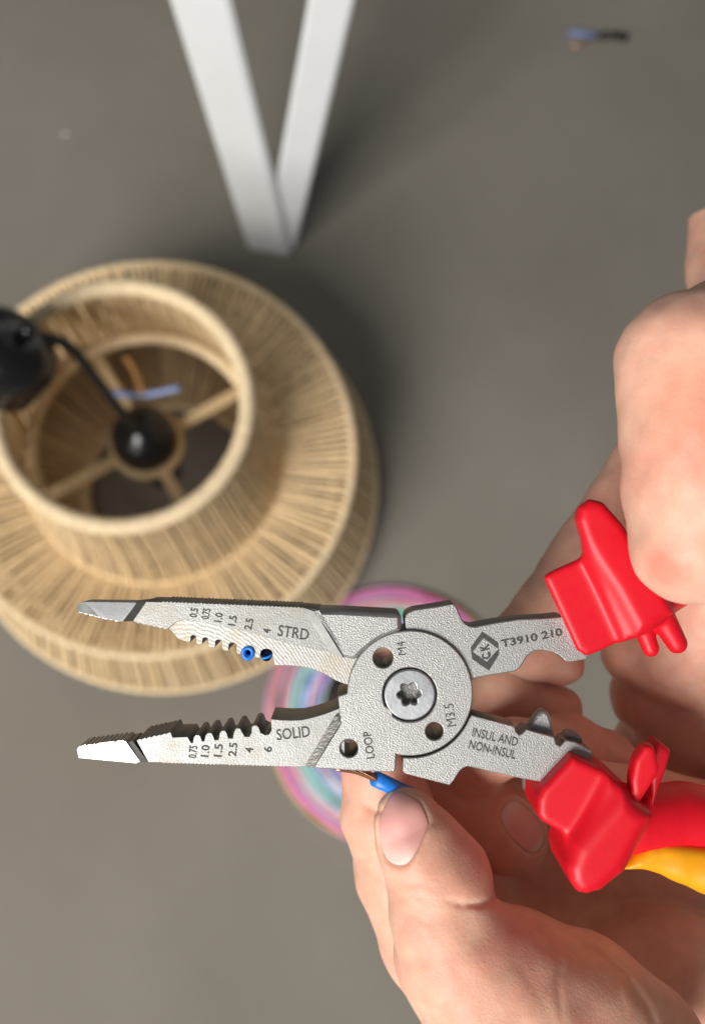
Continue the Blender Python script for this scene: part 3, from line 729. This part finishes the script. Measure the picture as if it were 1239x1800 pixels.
little = gl.chain([J(982, 1248, 243, 42), J(945, 1240, 243, 50), J(890, 1205, 245, 58), J(850, 1300, 252, 66), J(840, 1450, 262, 80)], 2.0)
backm = gl.chain([J(860, 1500, 268, 90), J(1000, 1500, 276, 100), J(1180, 1540, 278, 110), J(1320, 1600, 276, 130)], 5.0)
backm = smin(backm, gl.chain([J(900, 1680, 258, 110), J(1150, 1740, 262, 140)], 5), 6)
nf1 = nail_frame(cmm(694, 1452, 198), cmm(706, 1395, 199) - cmm(694, 1525, 198), (-0.62, 0.05, 0.78))
nf2 = nail_frame(cmm(915, 1452, 234), cmm(945, 1500, 236) - cmm(884, 1412, 234), (0.60, 0.25, 0.75))
t_s = sink(gl, t_all, t_all, nf1, 8.8, 5.4)
m_s = sink(gl, middle, middle, nf2, 7.2, 5.0)
f = smin(t_s, palm, 1.0)
f = smin(f, index, 0.5); f = smin(f, m_s, 0.4); f = smin(f, ring_f, 0.5); f = smin(f, little, 0.5); f = smin(f, backm, 3.0)
f = f + wobble(gl, 0.22)
# folds at the joints and across the ball of the thumb
for pts, w, a in (([(872, 1580), (845, 1590), (812, 1590), (785, 1584)], 5, 0.9), ([(985, 1690), (962, 1655), (930, 1630)], 6, 0.5), ([(978, 1668), (1040, 1668), (1095, 1712), (1140, 1775), (1165, 1840)], 8, 0.6),
                  ([(986, 1672), (980, 1730), (988, 1800)], 5, 0.45), ([(700, 1560), (735, 1552), (775, 1566)], 3.5, 0.28), ([(690, 1580), (730, 1574), (780, 1590)], 3.5, 0.25),
                  ([(696, 1602), (735, 1612), (770, 1640)], 3.5, 0.22), ([(700, 1640), (716, 1612), (728, 1590)], 3, 0.2), ([(745, 1700), (760, 1640), (765, 1600)], 3.5, 0.18), ([(640, 1412), (660, 1425), (690, 1428)], 5, 0.6),
                  ([(610, 1505), (635, 1512), (668, 1505)], 4, 0.25), ([(1075, 1700), (1100, 1790)], 4, 0.2), ([(905, 1690), (960, 1770), (985, 1850)], 4, 0.15), ([(780, 1690), (850, 1740), (900, 1820)], 4, 0.12)):
    f = fold(gl, f, pts, w, a)
hand1 = sdf_object('pinching_hand', gl, f, M['skin'], CAMM)
tag(hand1, 'lower hand pinching a blue wire between thumb and index finger', 'hand')
def nail_mat(fr, Lh):
    c, a = fr[0] * .001, fr[1]
    m, nt, b = new_mat('nail'); tc = node(nt, 'ShaderNodeTexCoord')
    dp = node(nt, 'ShaderNodeVectorMath', operation='DOT_PRODUCT'); dp.inputs[1].default_value = tuple(a); nt.links.new(tc.outputs['Object'], dp.inputs[0])
    mr = node(nt, 'ShaderNodeMapRange'); mr.inputs['From Min'].default_value = float(c @ a) - Lh * .001; mr.inputs['From Max'].default_value = float(c @ a) + Lh * .001; nt.links.new(dp.outputs['Value'], mr.inputs['Value'])
    r = ramp(nt, mr.outputs[0], [(0.0, (0.80, 0.57, 0.50)), (0.10, (0.80, 0.56, 0.49)), (0.34, (0.80, 0.41, 0.365)), (0.84, (0.80, 0.42, 0.37)), (0.93, (0.80, 0.66, 0.50))]); nt.links.new(r.outputs[0], b.inputs['Base Color'])
    b.inputs['Roughness'].default_value = 0.5; b.inputs['Specular IOR Level'].default_value = 0.35; b.inputs['Subsurface Weight'].default_value = 0.4; b.inputs['Subsurface Radius'].default_value = (1, .35, .2); b.inputs['Subsurface Scale'].default_value = 0.0015
    n = noise(nt, 300, 3); bump(nt, n.outputs['Fac'], b, 0.12, 0.0004)
    return m
for chain_, fr, Lh, Wh in ((TH, nf1, 8.6, 5.2), (MI, nf2, 7.0, 4.8)):
    g3 = Grid(fr[0] - 13, fr[0] + 13, 0.3)
    o = make_nail(g3, g3.chain(chain_, 1.5) + wobble(g3, 0.22), fr, Lh, Wh, hand1); o.data.materials.clear(); o.data.materials.append(nail_mat(fr, Lh))

# ---- hand that works the grips
gu = Grid((cmm(840, 0, 240)[0], cmm(0, 1570, 240)[1], -300), (cmm(1400, 0, 230)[0], cmm(0, 330, 260)[1], -150), 0.85)
thumbA = gu.chain([J(1221, 948, 173.5, 116), J(1227, 860, 173, 127), J(1226, 760, 173, 130), J(1216, 645, 174, 127)], 2.0)
thumbA = smin(thumbA, gu.cone(J(1216, 645, 174, 127)[0], J(1216, 645, 174, 127)[1], *J(1400, 560, 200, 130)), 3.0)
diag = gu.chain([J(1330, 560, 250, 82), J(1165, 800, 243, 76), J(1040, 985, 241, 74), J(935, 1128, 240, 68), J(985, 1163, 238, 43)], 2.0)
knuck = gu.chain([J(1292, 380, 285, 78), J(1292, 470, 280, 80), J(1360, 600, 260, 120)], 3.0)
web = gu.chain([J(1108, 1150, 246, 52), J(1180, 1165, 246, 72), J(1330, 1150, 236, 130)], 3.0)
heel = gu.chain([J(1133, 1222, 252, 62), J(1230, 1265, 256, 105), J(1380, 1300, 254, 150)], 3.0)
low = gu.chain([J(1160, 1330, 268, 90), J(1300, 1400, 270, 150)], 3.0)
back = gu.chain([J(1400, 700, 225, 150), J(1390, 950, 225, 150), J(1390, 1200, 232, 150)], 4.0)
fu = smin(smin(web, heel, 1.2), low, 3.0)
fu = smin(fu, gu.cone(*J(1185, 1160, 240, 70), *J(1290, 1020, 232, 110)), 3.0)
curl_blocker = gu.chain([J(1390, 1430, 246, 100), J(1240, 1440, 232, 58), J(1130, 1450, 222, 56), J(1060, 1470, 219, 60)], 3.0)
curl_blocker = smin(curl_blocker, gu.chain([J(1240, 1430, 232, 58), J(1120, 1400, 224, 54), J(1045, 1386, 219, 50)], 2.0), 1.0)   # unseen finger added behind the handle to block light from the palm
fu = smin(fu, curl_blocker, 0.6)
fu = smin(fu, back, 5.0); fu = smin(fu, diag, 1.0); fu = smin(fu, knuck, 3.0)
fu = smin(fu, thumbA, 1.5) + wobble(gu, 0.3)
for pts, w, a in (([(1110, 1210), (1150, 1205), (1200, 1222)], 5, 0.4), ([(1090, 1160), (1150, 1172), (1215, 1160)], 5, 0.35), ([(1150, 1008), (1185, 1012), (1225, 1035)], 4, 0.2), ([(1105, 640), (1150, 628), (1205, 640)], 5, 0.16), ([(1112, 612), (1160, 600), (1220, 610)], 5, 0.14), ([(1100, 672), (1140, 664), (1190, 676)], 4, 0.12), ([(1190, 900), (1225, 880), (1270, 885)], 5, 0.15), ([(1105, 1185), (1160, 1192), (1235, 1180)], 3, 0.2), ([(1120, 1135), (1180, 1140), (1239, 1125)], 3, 0.18)):
    fu = fold(gu, fu, pts, w, a)
pim = cmm(1136, 1019, 168.6)
q = gu.cone(pim, 0.5, pim + .01, 0.5); fu = smin(fu, q, 0.5)
sk2 = skin_mat('skin_of_the_gripping_hand', [(cmm(1163, 1008, 164.5) * .001, 0.0025, 0.0068, (1.0, 0.66, 0.66), 0.9), (cmm(1136, 1019, 168.2) * .001, 0.0003, 0.0016, (0.9, 0.45, 0.42), 0.8), (cmm(1215, 715, 158) * .001, 0.003, 0.013, (1.0, 0.80, 0.76), 0.8)])
hand2 = sdf_object('gripping_hand', gu, fu, sk2, CAMM)
tag(hand2, 'upper hand closed around the red grip, thumb pressed over its side', 'hand')
